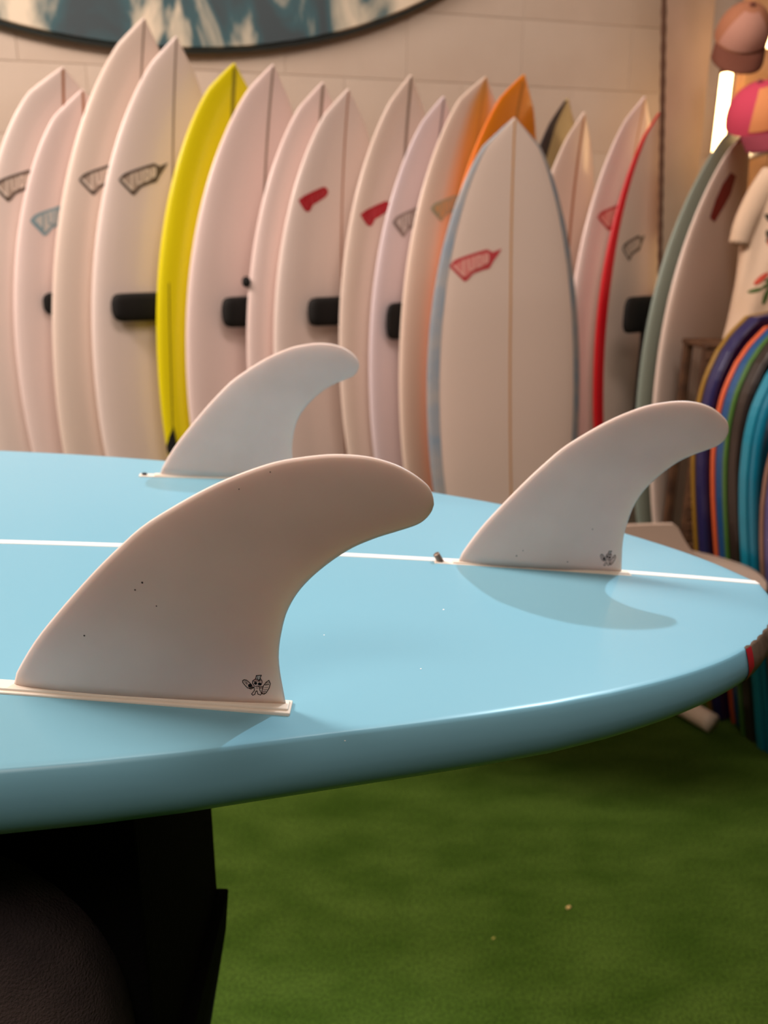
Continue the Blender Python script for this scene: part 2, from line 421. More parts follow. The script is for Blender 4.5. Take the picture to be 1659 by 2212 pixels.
def make_fin(u0, v0, ang, cant, zs, side, label, th=4.6, specks=()):
    """ang: toe of the base line against the stringer, cant: outward lean"""
    bm = fin_mesh(zs, th)
    bvh = BVHTree.FromBMesh(bm)
    f = bm_obj('fin', bm, M_fin, None, smooth=True)
    f['label'] = label
    slope = -math.atan(.08 + .12 * (u0 + .06))
    base = P3(u0, v0, zb(u0) + .0008)
    rot = Matrix.Rotation(BA + ang, 4, 'Z') @ Matrix.Rotation(-slope, 4, 'Y') @ Matrix.Rotation(cant, 4, 'X')
    MW = Matrix.Translation(base) @ rot
    f.parent = sb; f.matrix_parent_inverse = Matrix.Translation(-Vector(sb.location)); f.matrix_basis = MW
    # printed mascot near the trailing corner, on the outer face (towards -Y of the fin)
    kk = .0000194
    for key, m_, nm in (('k', M_ink, 'printed_mark'), ('w', M_inkw, 'printed_fill')):
        polys = [p for c, ps in MASC if c == key for p in ps]
        def tf(x, y): return Vector((.1078 + (x - 674) * kk, -.05, (.0100 + (540 - y) * kk * 1.22 * zs))), Vector((0, 1, 0))
        b2 = project_poly(polys, bvh, tf, .00012 if key == 'k' else .00006, cuts=1)
        p = bm_obj(nm, b2, m_, f)
        p['label'] = 'black skull surfer mark' if key == 'k' else 'pale hat of the mark'
    for j, (mx, mz, rr) in enumerate(specks):
        def tf(x, y): return Vector((mx / 1000 + x, -.05, mz / 1000 * zs + y)), Vector((0, 1, 0))
        b2 = project_poly([[(rr * math.cos(a) / 1000, rr * 1.1 * math.sin(a) / 1000) for a in np.linspace(0, 2 * math.pi, 9)[:-1]]], bvh, tf, .00008, 0)
        bm_obj('speck', b2, M_speck, f)
    return f
M_speck = mat('dirt_speck', (70, 58, 54), .8)
fin_f = make_fin(-.060, -.184, -math.atan2(.013, .119), R(6), 1.0, -1, 'nearest white fin, largest in view', specks=[(60.5, 58.5, .45), (34.6, 30.5, .4), (57.4, 54.8, .35), (112, 111, .25), (100, 103, .25), (66, 48, .3)])
fin_c = make_fin(.176, -.003, 0, 0, 1.055, 0, 'centre fin on the white stringer', specks=[(44, 12, .35), (40, 8, .5), (78, 6, .45), (92, 30, .4)])
fin_b = make_fin(-.060, .184, math.atan2(.013, .121), R(-6), 1.035, 1, 'far side fin by the back rail')

def fin_box(u0, u1, v0, ang, w, screw, label):
    g = []
    L = u1 - u0
    slope = math.atan(.08 + .12 * (u0 + .06))
    MW = Matrix.Translation(P3(u0, v0, zb(u0))) @ Matrix.Rotation(BA + ang, 4, 'Z') @ Matrix.Rotation(slope, 4, 'Y')
    bm = bmesh.new(); add_box(bm, Vector((L / 2, 0, -.0016)), (L, w, .0040), None, .0006, 2)
    # recessed slot surround at the nose end
    b = bm_obj('fin_box', bm, M_finbox, sb); b['label'] = label
    b.matrix_parent_inverse = Matrix.Translation(-Vector(sb.location)); b.matrix_basis = MW
    bm = bmesh.new(); add_box(bm, Vector((L / 2 + .006, 0, .0006)), (L - .014, w * .70, .0018), None, .0008, 2)
    bm_obj('fin_tab', bm, M_finbox, b)
    if screw == 'proud':
        bm = bmesh.new()
        ax = Vector((-.55, -.1, .8)).normalized(); c0 = Vector((.0055, 0, -.001)); n = 26
        tube(bm, [c0 + ax * (.0085 * i / n) for i in range(n + 1)], [.0021 + .0003 * (1 if (i % 4) < 2 else -1) for i in range(n)] + [.0016], 14)
        bm_obj('grub_screw', bm, M_screw, b, smooth=True)
    elif screw == 'socket':
        bm = bmesh.new(); bmesh.ops.create_cone(bm, cap_ends=True, segments=16, radius1=.0024, radius2=.002, depth=.0016)
        bmesh.ops.translate(bm, verts=bm.verts, vec=(.0045, 0, .0012)); bm_obj('grub_screw', bm, M_hole, b)
    return b
fin_box(-.080, .0635, -.1825, -math.atan2(.013, .119), .0110, None, 'white box under the nearest fin')
fin_box(.1585, .3035, -.003, 0, .0088, 'proud', 'white box of the centre fin')
fin_box(-.078, .0635, .1825, math.atan2(.013, .121), .0096, 'socket', 'white box of the far fin')

# black stand under the board -------------------------------------------------------------------
st = thing('display_stand', 'black carpet covered stand holding up the blue surfboard', 'stand', (-.3, .5, 0))
def prism(name, prof, y0, y1, m, parent, bev=.006):
    bm = bmesh.new()
    a = [bm.verts.new((x, y0, z)) for x, z in prof]; b = [bm.verts.new((x, y1, z)) for x, z in prof]
    bm.faces.new(a); bm.faces.new(b[::-1])
    for i in range(len(prof)): bm.faces.new((a[i], a[(i + 1) % len(prof)], b[(i + 1) % len(prof)], b[i]))
    bmesh.ops.recalc_face_normals(bm, faces=bm.faces)
    bmesh.ops.bevel(bm, geom=bm.edges[:], offset=bev, segments=3, affect='EDGES', profile=.6)
    return bm_obj(name, bm, m, parent, smooth=True)
YB = .50
q0, q1, q2, q3, q4 = at(462, 1722, YB), at(470, 1912, YB), at(495, 1916, YB), at(490, 2000, YB), at(456, 2212, YB)
adopt(prism('post', [(-.62, .60), (q1.x - .001, .60), (q1.x, q1.z), (q0.x, .905), (-.62, .922)], .335, YB, M_blackfab, st, .004), st)
adopt(prism('lower_cover', [(-.66, .0), (q4.x - .02, .0), (q4.x - .015, .45), (q4.x, q4.z), (q3.x, q3.z), (q2.x, q2.z), (-.66, q2.z)], .325, YB, M_blackfab, st, .003), st)
bm = bmesh.new(); bmesh.ops.create_uvsphere(bm, u_segments=48, v_segments=32, radius=1)
for v in bm.verts:
    c = v.co; e = .62
    v.co = Vector((math.copysign(abs(c.x) ** e, c.x) * .185, math.copysign(abs(c.y) ** .8, c.y) * .055, math.copysign(abs(c.z) ** .62, c.z) * .20))
    v.co.y += .004 * math.sin(v.co.z * 38 + v.co.x * 20)
    v.co += Vector((-.325, .322, .672))
M_knit = mat('charcoal_knit', (108, 93, 92), .95, .15, noise=(11, (66, 58, 60), 5), bump=(700, .6))
adopt(bm_obj('padded_sleeve', bm, M_knit, st, smooth=True), st)['label'] = 'rounded charcoal knit padding on the front'
bm = bmesh.new(); tube(bm, smooth_path([(-.118, .285, .735), (-.135, .272, .715), (-.16, .264, .697), (-.2, .258, .68)], 5), .0022, 8)
adopt(bm_obj('seam_piping', bm, M_knit, st, smooth=True), st)

# ------------------------------------------------------------------ surfboards in the rack
# k: (X, Y, roll, length, half width, outline exponent, nose rocker)
FIT = {1: (-0.929, 2.3123, 0.0479, 1.6781, 0.2729, 0.6333, 0.0952), 2: (-0.8259, 2.3419, 0.0083, 1.6224, 0.2532, 0.6663, 0.0855), 3: (-0.7857, 2.2804, 0.1089, 1.8165, 0.251, 0.7458, 0.0905), 4: (-0.656, 2.3365, 0.0725, 1.7692, 0.256, 0.7528, 0.0938), 5: (-0.4793, 2.4001, 0.0557, 1.7123, 0.2527, 0.6828, 0.0853), 6: (-0.4033, 2.4025, 0.0769, 1.714, 0.2605, 0.7368, 0.0972), 7: (-0.2065, 2.4565, 0.0351, 1.6688, 0.2555, 0.6966, 0.0884), 8: (-0.1165, 2.4729, 0.0208, 1.6519, 0.2574, 0.69, 0.0895), 9: (0.0855, 2.5293, 0.0069, 1.6981, 0.2544, 0.7289, 0.0893), 10: (0.1592, 2.5294, 0.0303, 1.6457, 0.2524, 0.7071, 0.0843), 11: (0.2479, 2.5163, 0.0592, 1.7024, 0.2673, 0.5862, 0.0917), 12: (0.3491, 2.544, 0.0738, 1.7168, 0.2645, 0.6467, 0.0987), 14: (0.6135, 2.7207, -0.0057, 1.672, 0.25, 0.7104, 0.0752), 15: (0.6525, 2.6862, -0.0013, 1.626, 0.2493, 0.7577, 0.08), 16: (0.8255, 2.6711, 0.002, 1.6662, 0.2613, 0.6582, 0.0924), 17: (0.9399, 2.7006, -0.0463, 1.6251, 0.2544, 0.677, 0.0761), 18: (0.9756, 2.4902, 0.1032, 1.5882, 0.265, 0.6849, 0.1169), 19: (1.0282, 2.4665, 0.0597, 1.547, 0.2618, 0.6641, 0.0977), 13: (0.4019, 2.2, -0.0338, 1.5275, 0.2549, 0.6166, 0.0523)}
def board_frame(k):
    X, Y, roll, L, W, m, nr = FIT[k]
    a = R(22) if k == 13 else R(45); lean = R(3)
    wv = Vector((math.cos(a), math.sin(a), 0)); nv = Vector((math.sin(a), -math.cos(a), 0)); up = Vector((0, 0, 1))
    l = up * math.cos(roll) + wv * math.sin(roll); w2 = wv * math.cos(roll) - up * math.sin(roll)
    return Vector((X, Y, 0)), w2, l * math.cos(lean) - nv * math.sin(lean), nv * math.cos(lean) + l * math.sin(lean)
def hw(t, k):
    W, m = FIT[k][4], FIT[k][5]
    w = W * max(1 - abs(2 * t - 1) ** 2.1, 0) ** m
    if t > .955:
        w = W * (1 - .91 ** 2.1) ** m * ((1 - t) / .045) ** .93
    if t < .14: w = max(w, W * (.34 + 1.3 * t))
    return w
def rocker(t, k):
    nr = FIT[k][6]
    return nr * max((t - .45) / .55, 0) ** 2.4 + .04 * max((.45 - t) / .45, 0) ** 2 - nr * .25
# rail section: (fraction of half width, fraction of half thickness), bottom centre -> rail -> deck centre
BSEC = [(0, -1), (.35, -.98), (.65, -.9), (.82, -.76), (.92, -.56), (.975, -.3), (1, -.02), (.985, .24), (.945, .46), (.87, .66), (.75, .81), (.55, .93), (.3, .985), (0, 1)]
TH = .021
def bpoint(fr, t, k, w, h, grow=0.0):
    o, w2, l, n = fr; L = FIT[k][3]
    ht = TH * min(1, .28 + 4.2 * t, .22 + 2.6 * (1 - t))
    x = w * hw(t, k)
    return o + l * (t * L) + w2 * (x + math.copysign(grow, w) * (abs(w) > .9)) + n * (rocker(t, k) + h * (ht + grow))
def build_board(k, label, shell, parts=()):
    fr = board_frame(k)
    ts = list(np.linspace(0, .12, 6)) + list(np.linspace(.14, .86, 34)) + list(1 - .12 * np.linspace(1, 0, 20)[:-1] ** 1.6) + [.9999]
    ring = BSEC + [(-a, b) for a, b in BSEC[-2:0:-1]]; N = len(ring)
    vs, fs = [], []
    for t in ts: vs += [bpoint(fr, t, k, w, h) for w, h in ring]
    zmin = min(v.z for v in vs); sh = Vector((0, 0, -zmin))
    fr = (fr[0] + sh, fr[1], fr[2], fr[3]); vs = [v + sh for v in vs]
    for i in range(len(ts) - 1):
        for j in range(N): fs.append((i * N + j, i * N + (j + 1) % N, (i + 1) * N + (j + 1) % N, (i + 1) * N + j))
    fs.append(tuple(range(N))); fs.append(tuple((len(ts) - 1) * N + j for j in range(N))[::-1])
    root = thing('surfboard', label, 'surfboard', (fr[0].x, fr[0].y, 0), group='surfboards standing in the rack')
    adopt(mesh_obj('board_shell', vs, fs, shell), root)
    bvh = BVHTree.FromPolygons(vs, fs)
    return root, fr, bvh
def strip_along(name, k, fr, w0, w1, sect, m, parent, t0=.03, t1=.995, grow=.0007, n=70):
    """shell laid over part of the section: sect is a list of (w, h)"""
    vs, fs = [], []; q = len(sect)
    for t in np.linspace(t0, t1, n): vs += [bpoint(fr, t, k, w, h, grow) for w, h in sect]
    for i in range(n - 1):
        for j in range(q - 1): fs.append((i * q + j, i * q + j + 1, (i + 1) * q + j + 1, (i + 1) * q + j))
    return adopt(mesh_obj(name, vs, fs, m), parent)
def deck_h(w): return float(np.interp(abs(w), [0, .3, .55, .75, .87, .945, .985, 1], [1, .985, .93, .81, .66, .46, .24, 0]))
def stringer(k, fr, root, m, hw_m=.004):
    vs, fs = [], []; n = 70
    for t in np.linspace(.01, .996, n):
        for s in (-1, 1):
            w = s * hw_m / max(hw(t, k), .01)
            vs.append(bpoint(fr, t, k, min(max(w, -.8), .8), deck_h(w), .0006))
    for i in range(n - 1): fs.append((i * 2, i * 2 + 1, i * 2 + 3, i * 2 + 2))
    return adopt(mesh_obj('stringer', vs, fs, m, smooth=False), root)
M_str_grey = mat('grey_stringer', (150, 128, 112), .5)
M_str_brown = mat('brown_stringer', (176, 118, 84), .5)
M_str_olive = mat('dark_yellow_stringer', (150, 138, 14), .5)
M_str_oran = mat('amber_stringer', (206, 150, 84), .5)

# wedge shaped shop logo: outline and letters in enlarged-view pixels (12.76 per image pixel), origin at logo box corner
WEDGE = [(200, 760), (235, 690), (330, 590), (420, 545), (560, 490), (700, 440), (950, 355), (1180, 285), (1290, 335), (1330, 370), (1420, 330), (1570, 268), (1520, 370), (1440, 490), (1340, 640), (1260, 800), (1200, 830), (1100, 850), (960, 905), (830, 955), (760, 1030), (700, 1110), (610, 1180), (540, 1130), (400, 980), (280, 860)]
INNER = [(290, 760), (430, 650), (600, 555), (800, 490), (1000, 430), (1180, 375), (1240, 420), (1230, 560), (1170, 690), (1080, 760), (930, 815), (780, 890), (690, 980), (620, 1060), (560, 1030), (440, 910)]
LET = [[(300, 730), (560, 1010), (570, 590)], [(690, 560), (720, 830), (790, 850), (840, 800), (830, 500)], [(930, 470), (950, 780), (1030, 720), (1060, 600), (1030, 480), (930, 470)], [(1130, 440), (1140, 650), (1180, 660), (1215, 560), (1200, 410)]]
SOLID = [(105, 320), (200, 245), (360, 165), (520, 98), (575, 125), (598, 195), (560, 262), (450, 335), (345, 398), (305, 488), (258, 515), (205, 482), (150, 400)]
SLET = [[(160, 325), (245, 470), (262, 290)], [(310, 250), (325, 370), (350, 365), (345, 235)], [(395, 215), (408, 325), (445, 280), (440, 210)], [(485, 180), (495, 270), (525, 260), (530, 160)]]
def solid_logo(root, bvh, dx, dy, m0, m1):
    def tf(x, y): return Vector((0, 0, CAM_Z)), ray_dir(630 + x / 7.54 + dx, 390 + y / 7.54 + dy).normalized()
    adopt(bm_obj('logo_print', project_poly([SOLID], bvh, tf, .0008, 3), m0, recalc=False), root)
    adopt(bm_obj('logo_lettering', project_poly([p for l in SLET for p in stroke(l, 22)], bvh, tf, .0014, 1), m1, recalc=False), root)
def logo(k, root, bvh, dx, dy, outer, inner=None, letters=None, sx=1.0, sy=1.0, rot=0.0, lift=.0008):
    ax, ay = 200, 760   # anchored at the left corner of the wedge
    cr, sr = math.cos(rot), math.sin(rot)
    def tf(x, y):
        X, Y = (x - ax) / 12.76 * sx, (y - ay) / 12.76 * sy
        X, Y = X * cr - Y * sr, X * sr + Y * cr
        d = ray_dir(255.7 + dx + X, 389.6 + dy + Y)
        return Vector((0, 0, CAM_Z)), d.normalized()
    lab = None
    for i, (polys, m_, nm) in enumerate((([WEDGE], outer, 'logo_print'), ([INNER] if inner else None, inner, 'logo_fill'), ([p for l in LET for p in stroke(l, 48)] if letters else None, letters, 'logo_lettering'))):
        if not polys: continue
        bm = project_poly(polys, bvh, tf, lift + .0005 * i, cuts=3 if i < 2 else 1)
        adopt(bm_obj(nm, bm, m_, None, recalc=False), root)
def ink(name, rgb): return mat(name, rgb, .45, .4)
I_dk, I_dkm, I_dkl = ink('ink_dark', (96, 82, 72)), ink('ink_mid', (184, 162, 146)), ink('ink_letter', (236, 218, 202))
I_bl, I_blm = ink('ink_blue', (140, 164, 172)), ink('ink_blue_fill', (206, 200, 192))
I_rd, I_rdm, I_rdl = ink('ink_red', (198, 70, 74)), ink('ink_red_fill', (226, 138, 130)), ink('ink_red_letter', (236, 176, 164))
I_sr, I_srl = ink('ink_solid_red', (182, 34, 44)), ink('ink_solid_red_letter', (196, 62, 70))
I_gr, I_grm = ink('ink_grey', (150, 132, 128)), ink('ink_grey_fill', (208, 194, 190))
I_yl, I_ylm = ink('ink_faded', (176, 176, 150)), ink('ink_faded_fill', (214, 176, 128))
I_dr = ink('ink_dark_red', (140, 40, 40))

def white(name, rgb): return mat(name, rgb, .3, .45, coat=.15)
W_a, W_b, W_c = white('board_white_warm', (236, 216, 206)), white('board_white_cream', (231, 209, 194)), white('board_white_pink', (238, 214, 206))
W_lav = white('board_white_lilac', (226, 208, 210))
SIDE = [(-w, h) for w, h in BSEC if w >= .9]           # left rail
SIDER = [(w, h) for w, h in BSEC if w >= .9]

r, fr, bv = build_board(1, 'white surfboard with grey wedge logo, cut off by the left edge of the photo', W_a)
stringer(1, fr, r, M_str_brown); logo(1, r, bv, -270, 14, I_dk, I_dkm, I_dkl)
r, fr, bv = build_board(2, 'shorter white surfboard with pale blue wedge logo, second from the left', W_c)
stringer(2, fr, r, M_str_brown); logo(2, r, bv, -191, 88, I_bl, I_blm, I_bl)
r, fr, bv = build_board(3, 'tallest white surfboard, tip overlapping the dark oval painting, grey logo half hidden', W_b)
stringer(3, fr, r, M_str_grey, .003); logo(3, r, bv, -86, 0, I_dk, I_dkm, I_dkl)
r, fr, bv = build_board(4, 'tall white surfboard with full dark wedge logo, just left of the yellow one', W_a)
stringer(4, fr, r, M_str_grey, .003); logo(4, r, bv, 0, 0, I_dk, I_dkm, I_dkl)
M_yel = mat('yellow_board', (230, 214, 10), .35, .45, coat=.15)
r, fr, bv = build_board(5, 'bright yellow surfboard standing in the rack', M_yel)
stringer(5, fr, r, M_str_olive, .007)
def pxray(x, y): return Vector((0, 0, CAM_Z)), ray_dir(x, y).normalized()
bm = project_poly(stroke([(365, 612), (366, 700), (369, 800), (372, 900), (374, 965)], 2.2), bv, pxray, .0007, 2)
adopt(bm_obj('pinline', bm, mat('pinline_ink', (120, 108, 10), .5), None), r)
bm = project_poly([[(374, 920), (379, 945), (386, 990), (384, 1010), (358, 1010), (359, 975), (364, 945)]], bv, pxray, .004, 3)
adopt(bm_obj('tail_pad', bm, M_foam, None), r)['label'] = 'black grip pad at the tail'
r, fr, bv = build_board(6, 'plain white surfboard without logo, directly right of the yellow one', W_c)
stringer(6, fr, r, M_str_grey)
r, fr, bv = build_board(7, 'plain white surfboard mostly hidden behind one with a small red logo', W_c)
stringer(7, fr, r, M_str_grey, .006)
r, fr, bv = build_board(8, 'white surfboard with solid red wedge logo and brownish stringer', W_a)
stringer(8, fr, r, M_str_brown, .003); solid_logo(r, bv, 0, 0, I_sr, I_srl)
r, fr, bv = build_board(9, 'white surfboard with solid red logo cut by the lilac white board', W_b)
stringer(9, fr, r, M_str_grey, .006); solid_logo(r, bv, 134, 31, I_sr, I_srl)
r, fr, bv = build_board(10, 'lilac white surfboard with thin grey logo in the middle of the rack', W_lav)
stringer(10, fr, r, mat('lilac_stringer', (150, 134, 140), .5), .005); logo(10, r, bv, 592, 92, I_gr, I_grm, I_gr, .72, .95)
M_spray = mat('amber_spray', (236, 214, 196), .3, .45, coat=.15)
def spray(m):   # amber airbrush fading from the stringer towards the rail, in board coordinates
    nt = m.node_tree; b = nt.nodes['Principled BSDF']
    at_ = nt.nodes.new('ShaderNodeAttribute'); at_.attribute_name = 'across'
    rp = nt.nodes.new('ShaderNodeValToRGB'); e = rp.color_ramp.elements
    e[0].position = .06; e[0].color = lin((226, 168, 74)) + (1,); e[1].position = .62; e[1].color = lin((238, 214, 196)) + (1,)
    x = rp.color_ramp.elements.new(.3); x.color = lin((230, 172, 104)) + (1,)
    nt.links.new(at_.outputs['Fac'], rp.inputs[0]); nt.links.new(rp.outputs[0], b.inputs['Base Color'])
spray(M_spray)
r, fr, bv = build_board(11, 'white railed surfboard with amber airbrushed deck behind the blue rimmed one', M_spray)
me = [c for c in r.children if c.name.startswith('board_shell')][0].data
A = me.attributes.new('across', 'FLOAT', 'POINT')
N_ = 26; ring = [abs(w) for w, h in BSEC] + [abs(w) for w, h in BSEC[-2:0:-1]]
for i in range(len(me.vertices)): A.data[i].value = ring[i % N_]
stringer(11, fr, r, M_str_oran, .004); logo(11, r, bv, 674, 62, I_yl, I_ylm, I_yl, .70, .82)
M_oran = mat('orange_board', (236, 140, 26), .35, .45, coat=.15)
r, fr, bv = build_board(12, 'orange surfboard whose nose shows above the blue rimmed board', M_oran)
stringer(12, fr, r, mat('dark_orange_stringer', (196, 120, 30), .5), .008)
strip_along('rail_band', 12, fr, 0, 0, SIDE, mat('bright_orange_rail', (246, 128, 30), .35), r)
r, fr, bv = build_board(13, 'white surfboard with grey blue rim and red logo, turned to face the room', W_b)
stringer(13, fr, r, M_str_oran, .0028); logo(13, r, bv, 715, 186, I_rd, I_rdm, I_rdl, 1.05, 1.0)
M_rim = mat('grey_blue_rim', (158, 156, 155), .4, noise=(14, (128, 144, 158), 3))
for sd in (SIDE + [(-.875, .67)], SIDER + [(.875, .67)]): strip_along('rail_band', 13, fr, 0, 0, sd, M_rim, r, t0=.0, t1=.999)
M_olive = mat('olive_board', (176, 156, 110), .35, .45)
r, fr, bv = build_board(14, 'olive surfboard with black rail, right behind the blue rimmed board', M_olive)
strip_along('rail_band', 14, fr, 0, 0, SIDE + [(-.87, .66), (-.75, .81), (-.62, .895)], mat('black_rail', (52, 44, 42), .4), r)
r, fr, bv = build_board(15, 'white surfboard with brown stringer between the blue rimmed and pink logo boards', W_b)
stringer(15, fr, r, M_str_brown, .007)
r, fr, bv = build_board(16, 'white surfboard with pinkish red logo beside the red railed one', W_c)
stringer(16, fr, r, M_str_oran, .004); logo(16, r, bv, 1034, 80, I_rd, I_rdm, I_rdl, .8, .9)
r, fr, bv = build_board(17, 'cream surfboard with bright red rail and dark logo by the cream divider panel', W_b)
strip_along('rail_band', 17, fr, 0, 0, SIDE + [(-.86, .67)], mat('red_rail', (206, 26, 36), .35), r); logo(17, r, bv, 1088, 148, I_dk, I_dkm, I_dkl, .46, .80)
M_sage = mat('sage_board', (140, 152, 140), .4, .45)
r, fr, bv = build_board(18, 'sage green surfboard leaning in front of the divider panel', M_sage)
r, fr, bv = build_board(19, 'white surfboard with dark red logo, beside the sage green one', W_b)
bm = project_poly([[(1533, 470), (1545, 432), (1560, 398), (1578, 372), (1590, 380), (1578, 420), (1560, 452), (1543, 480)]], bv, pxray, .0008, 3)
adopt(bm_obj('logo_print', bm, I_dr, None, recalc=False), r)
bm = project_poly([[(1592, 287), (1600, 276), (1612, 276), (1606, 300), (1592, 312), (1586, 305)]], bv, pxray, .0008, 2)
adopt(bm_obj('nose_print', bm, mat('nose_red', (176, 52, 44), .5), None, recalc=False), r)

# ------------------------------------------------------------------ black padded rack pegs
A45 = R(45); NV = Vector((math.sin(A45), -math.cos(A45), 0)); WV = Vector((math.cos(A45), math.sin(A45), 0))
def peg(s, px, y0, y1, label, hwid=.018):
    d = ray_dir(px, (y0 + y1) / 2)
    t = s / d.dot(NV); tip = Vector((0, 0, CAM_Z)) + d * t; tip = Vector((tip.x, tip.y, tip.z))
    tw = (2.845 - (tip.y - .2126 * tip.x)) / (WV.y - .2126 * WV.x)     # run along WV to the wall
    h = abs(at(px, y0, tip.y).z - at(px, y1, tip.y).z) / 2
    root = thing('rack_peg', label, 'peg', tuple(tip + WV * tw), group='padded pegs of the surfboard rack')
    n = 18; vs, fs = [], []; ring = 20
    st_ = [(0, .45), (.006, .78), (.016, .95), (.03, 1.0), (.10, 1.02), (tw * .6, 1.0), (tw - .018, .98)]
    for dd, sc_ in st_:
        for k in range(ring):
            a = 2 * math.pi * k / ring
            e = .6
            vs.append(tip + WV * dd + NV * math.copysign(abs(math.cos(a)) ** e, math.cos(a)) * hwid * sc_ + Vector((0, 0, math.copysign(abs(math.sin(a)) ** e, math.sin(a)) * h * sc_)))
    for i in range(len(st_) - 1):
        for k in range(ring): fs.append((i * ring + k, i * ring + (k + 1) % ring, (i + 1) * ring + (k + 1) % ring, (i + 1) * ring + k))
    fs.append(tuple(range(ring))); fs.append(tuple((len(st_) - 1) * ring + k for k in range(ring)))
    adopt(mesh_obj('foam_sleeve', vs, fs, M_foam), root)
    bm = bmesh.new(); add_box(bm, tip + WV * (tw - .012), (.07, .008, .12), WROT, .003, 1)
    adopt(bm_obj('wall_plate', bm, M_foam), root)
peg(-2.2765, 94, 632, 682, 'black padded rack peg showing between the two leftmost pairs of boards', .008)
peg(-2.150, 243, 634, 696, 'longest black padded rack peg, just left of the yellow board', .017)
peg(-2.007, 482, 642, 709, 'black padded rack peg right of the plain white board beside the yellow one')
peg(-1.854, 668, 643, 706, 'black padded rack peg below the small red logo')
peg(-1.708, 836, 655, 735, 'black padded rack peg against the lilac white board', .010)
peg(-1.200, 1350, 642, 722, 'black padded rack peg between the red railed and sage boards', .012)
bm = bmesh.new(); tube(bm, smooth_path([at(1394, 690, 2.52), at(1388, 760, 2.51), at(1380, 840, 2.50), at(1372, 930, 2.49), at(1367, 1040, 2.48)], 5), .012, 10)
tag(bm_obj('shade_strip', bm, M_foam, smooth=True), 'black strip standing in for the shade beside the sage board', 'shade strip')  # solid dark strip modelled where only shade falls, left of the sage board
p = at(532, 609, 2.36); bm = bmesh.new(); bmesh.ops.create_uvsphere(bm, u_segments=14, v_segments=10, radius=.013)
for v in bm.verts: v.co.z *= 1.25
bmesh.ops.translate(bm, verts=bm.verts, vec=p)
tag(bm_obj('peg_cap', bm, M_foam, smooth=True), 'small black knob above the peg right of the plain white board', 'knob')

# ------------------------------------------------------------------ oval painting on the wall
M_art = mat('ocean_painting', (30, 44, 50), .5, .3)
def art(m):
    nt = m.node_tree; b = nt.nodes['Principled BSDF']; tc = nt.nodes.new('ShaderNodeTexCoord')
    mp = nt.nodes.new('ShaderNodeMapping'); mp.inputs['Scale'].default_value = (1.0, 1, .42)
    n = nt.nodes.new('ShaderNodeTexNoise'); n.inputs['Scale'].default_value = 5.2; n.inputs['Detail'].default_value = 6; n.inputs['Distortion'].default_value = .7
    r = nt.nodes.new('ShaderNodeValToRGB'); e = r.color_ramp.elements
    e[0].position = .38; e[0].color = lin((48, 60, 64)) + (1,); e[1].position = .60; e[1].color = lin((206, 190, 166)) + (1,)
    x = e.new(.46); x.color = lin((44, 78, 84)) + (1,); x = e.new(.51); x.color = lin((150, 146, 130)) + (1,)
    nt.links.new(tc.outputs['Object'], mp.inputs[0]); nt.links.new(mp.outputs[0], n.inputs['Vector']); nt.links.new(n.outputs['Fac'], r.inputs[0]); nt.links.new(r.outputs[0], b.inputs['Base Color'])
art(M_art)
pt = thing('oval_painting', 'large oval wall painting in dark teal and cream above the surfboards', 'painting', tuple(wp(-.70, 2.50, 0)))
bm = bmesh.new(); n = 96
f0 = [bm.verts.new((1.25 * math.cos(2 * math.pi * k / n), -.045, .70 * math.sin(2 * math.pi * k / n))) for k in range(n)]
f1 = [bm.verts.new((1.26 * math.cos(2 * math.pi * k / n), -.003, .71 * math.sin(2 * math.pi * k / n))) for k in range(n)]
bm.faces.new(f0); bm.faces.new(f1[::-1])
for k in range(n): bm.faces.new((f0[k], f0[(k + 1) % n], f1[(k + 1) % n], f1[k]))
o = bm_obj('canvas', bm, M_art, pt); o.rotation_euler = (0, 0, WA)
bm = bmesh.new(); tube(bm, [(1.255 * math.cos(2 * math.pi * k / n), -.024, .705 * math.sin(2 * math.pi * k / n)) for k in range(n + 1)], .010, 8, cap=False)
o = bm_obj('rim', bm, mat('teal_rim', (52, 62, 62), .5), pt, smooth=True); o.rotation_euler = (0, 0, WA)

# ------------------------------------------------------------------ beige board on the white pipe stand behind the blue board
ps = thing('pipe_stand', 'low white pipe stand on the turf under the beige board', 'stand', (.4, 1.9, 0))
pr = .026
def ptube(name, pts, n=8):
    bm = bmesh.new(); pp = smooth_path(pts, n); tube(bm, pp, pr, 16)
    o = adopt(bm_obj(name, bm, M_pipe, ps, smooth=True), ps)
    return o
ptube('foot', [(.66, 2.00, .03), (.73, 1.93, .03), (.775, 1.865, .029), (.852, 1.735, .028)])
ptube('foot', [(-.08, 1.95, .03), (-.05, 1.86, .03), (-.01, 1.72, .029), (.005, 1.615, .028)])
ptube('crossbar', [(-.08, 1.95, .03), (.29, 1.975, .03), (.66, 2.00, .03)])
ptube('upright', [(.60, 1.995, .04), (.57, 1.84, .25), (.54, 1.66, .435)])
ptube('upright', [(.0, 1.955, .04), (.0, 1.87, .25), (.0, 1.76, .435)])
ptube('top_bar', [(-.06, 1.775, .45), (.27, 1.715, .45), (.58, 1.655, .45)])
bm = bmesh.new(); bmesh.ops.create_uvsphere(bm, u_segments=10, v_segments=8, radius=.006); bmesh.ops.translate(bm, verts=bm.verts, vec=(.79, 1.842, .053))
adopt(bm_obj('screw', bm, M_foam, ps), ps)

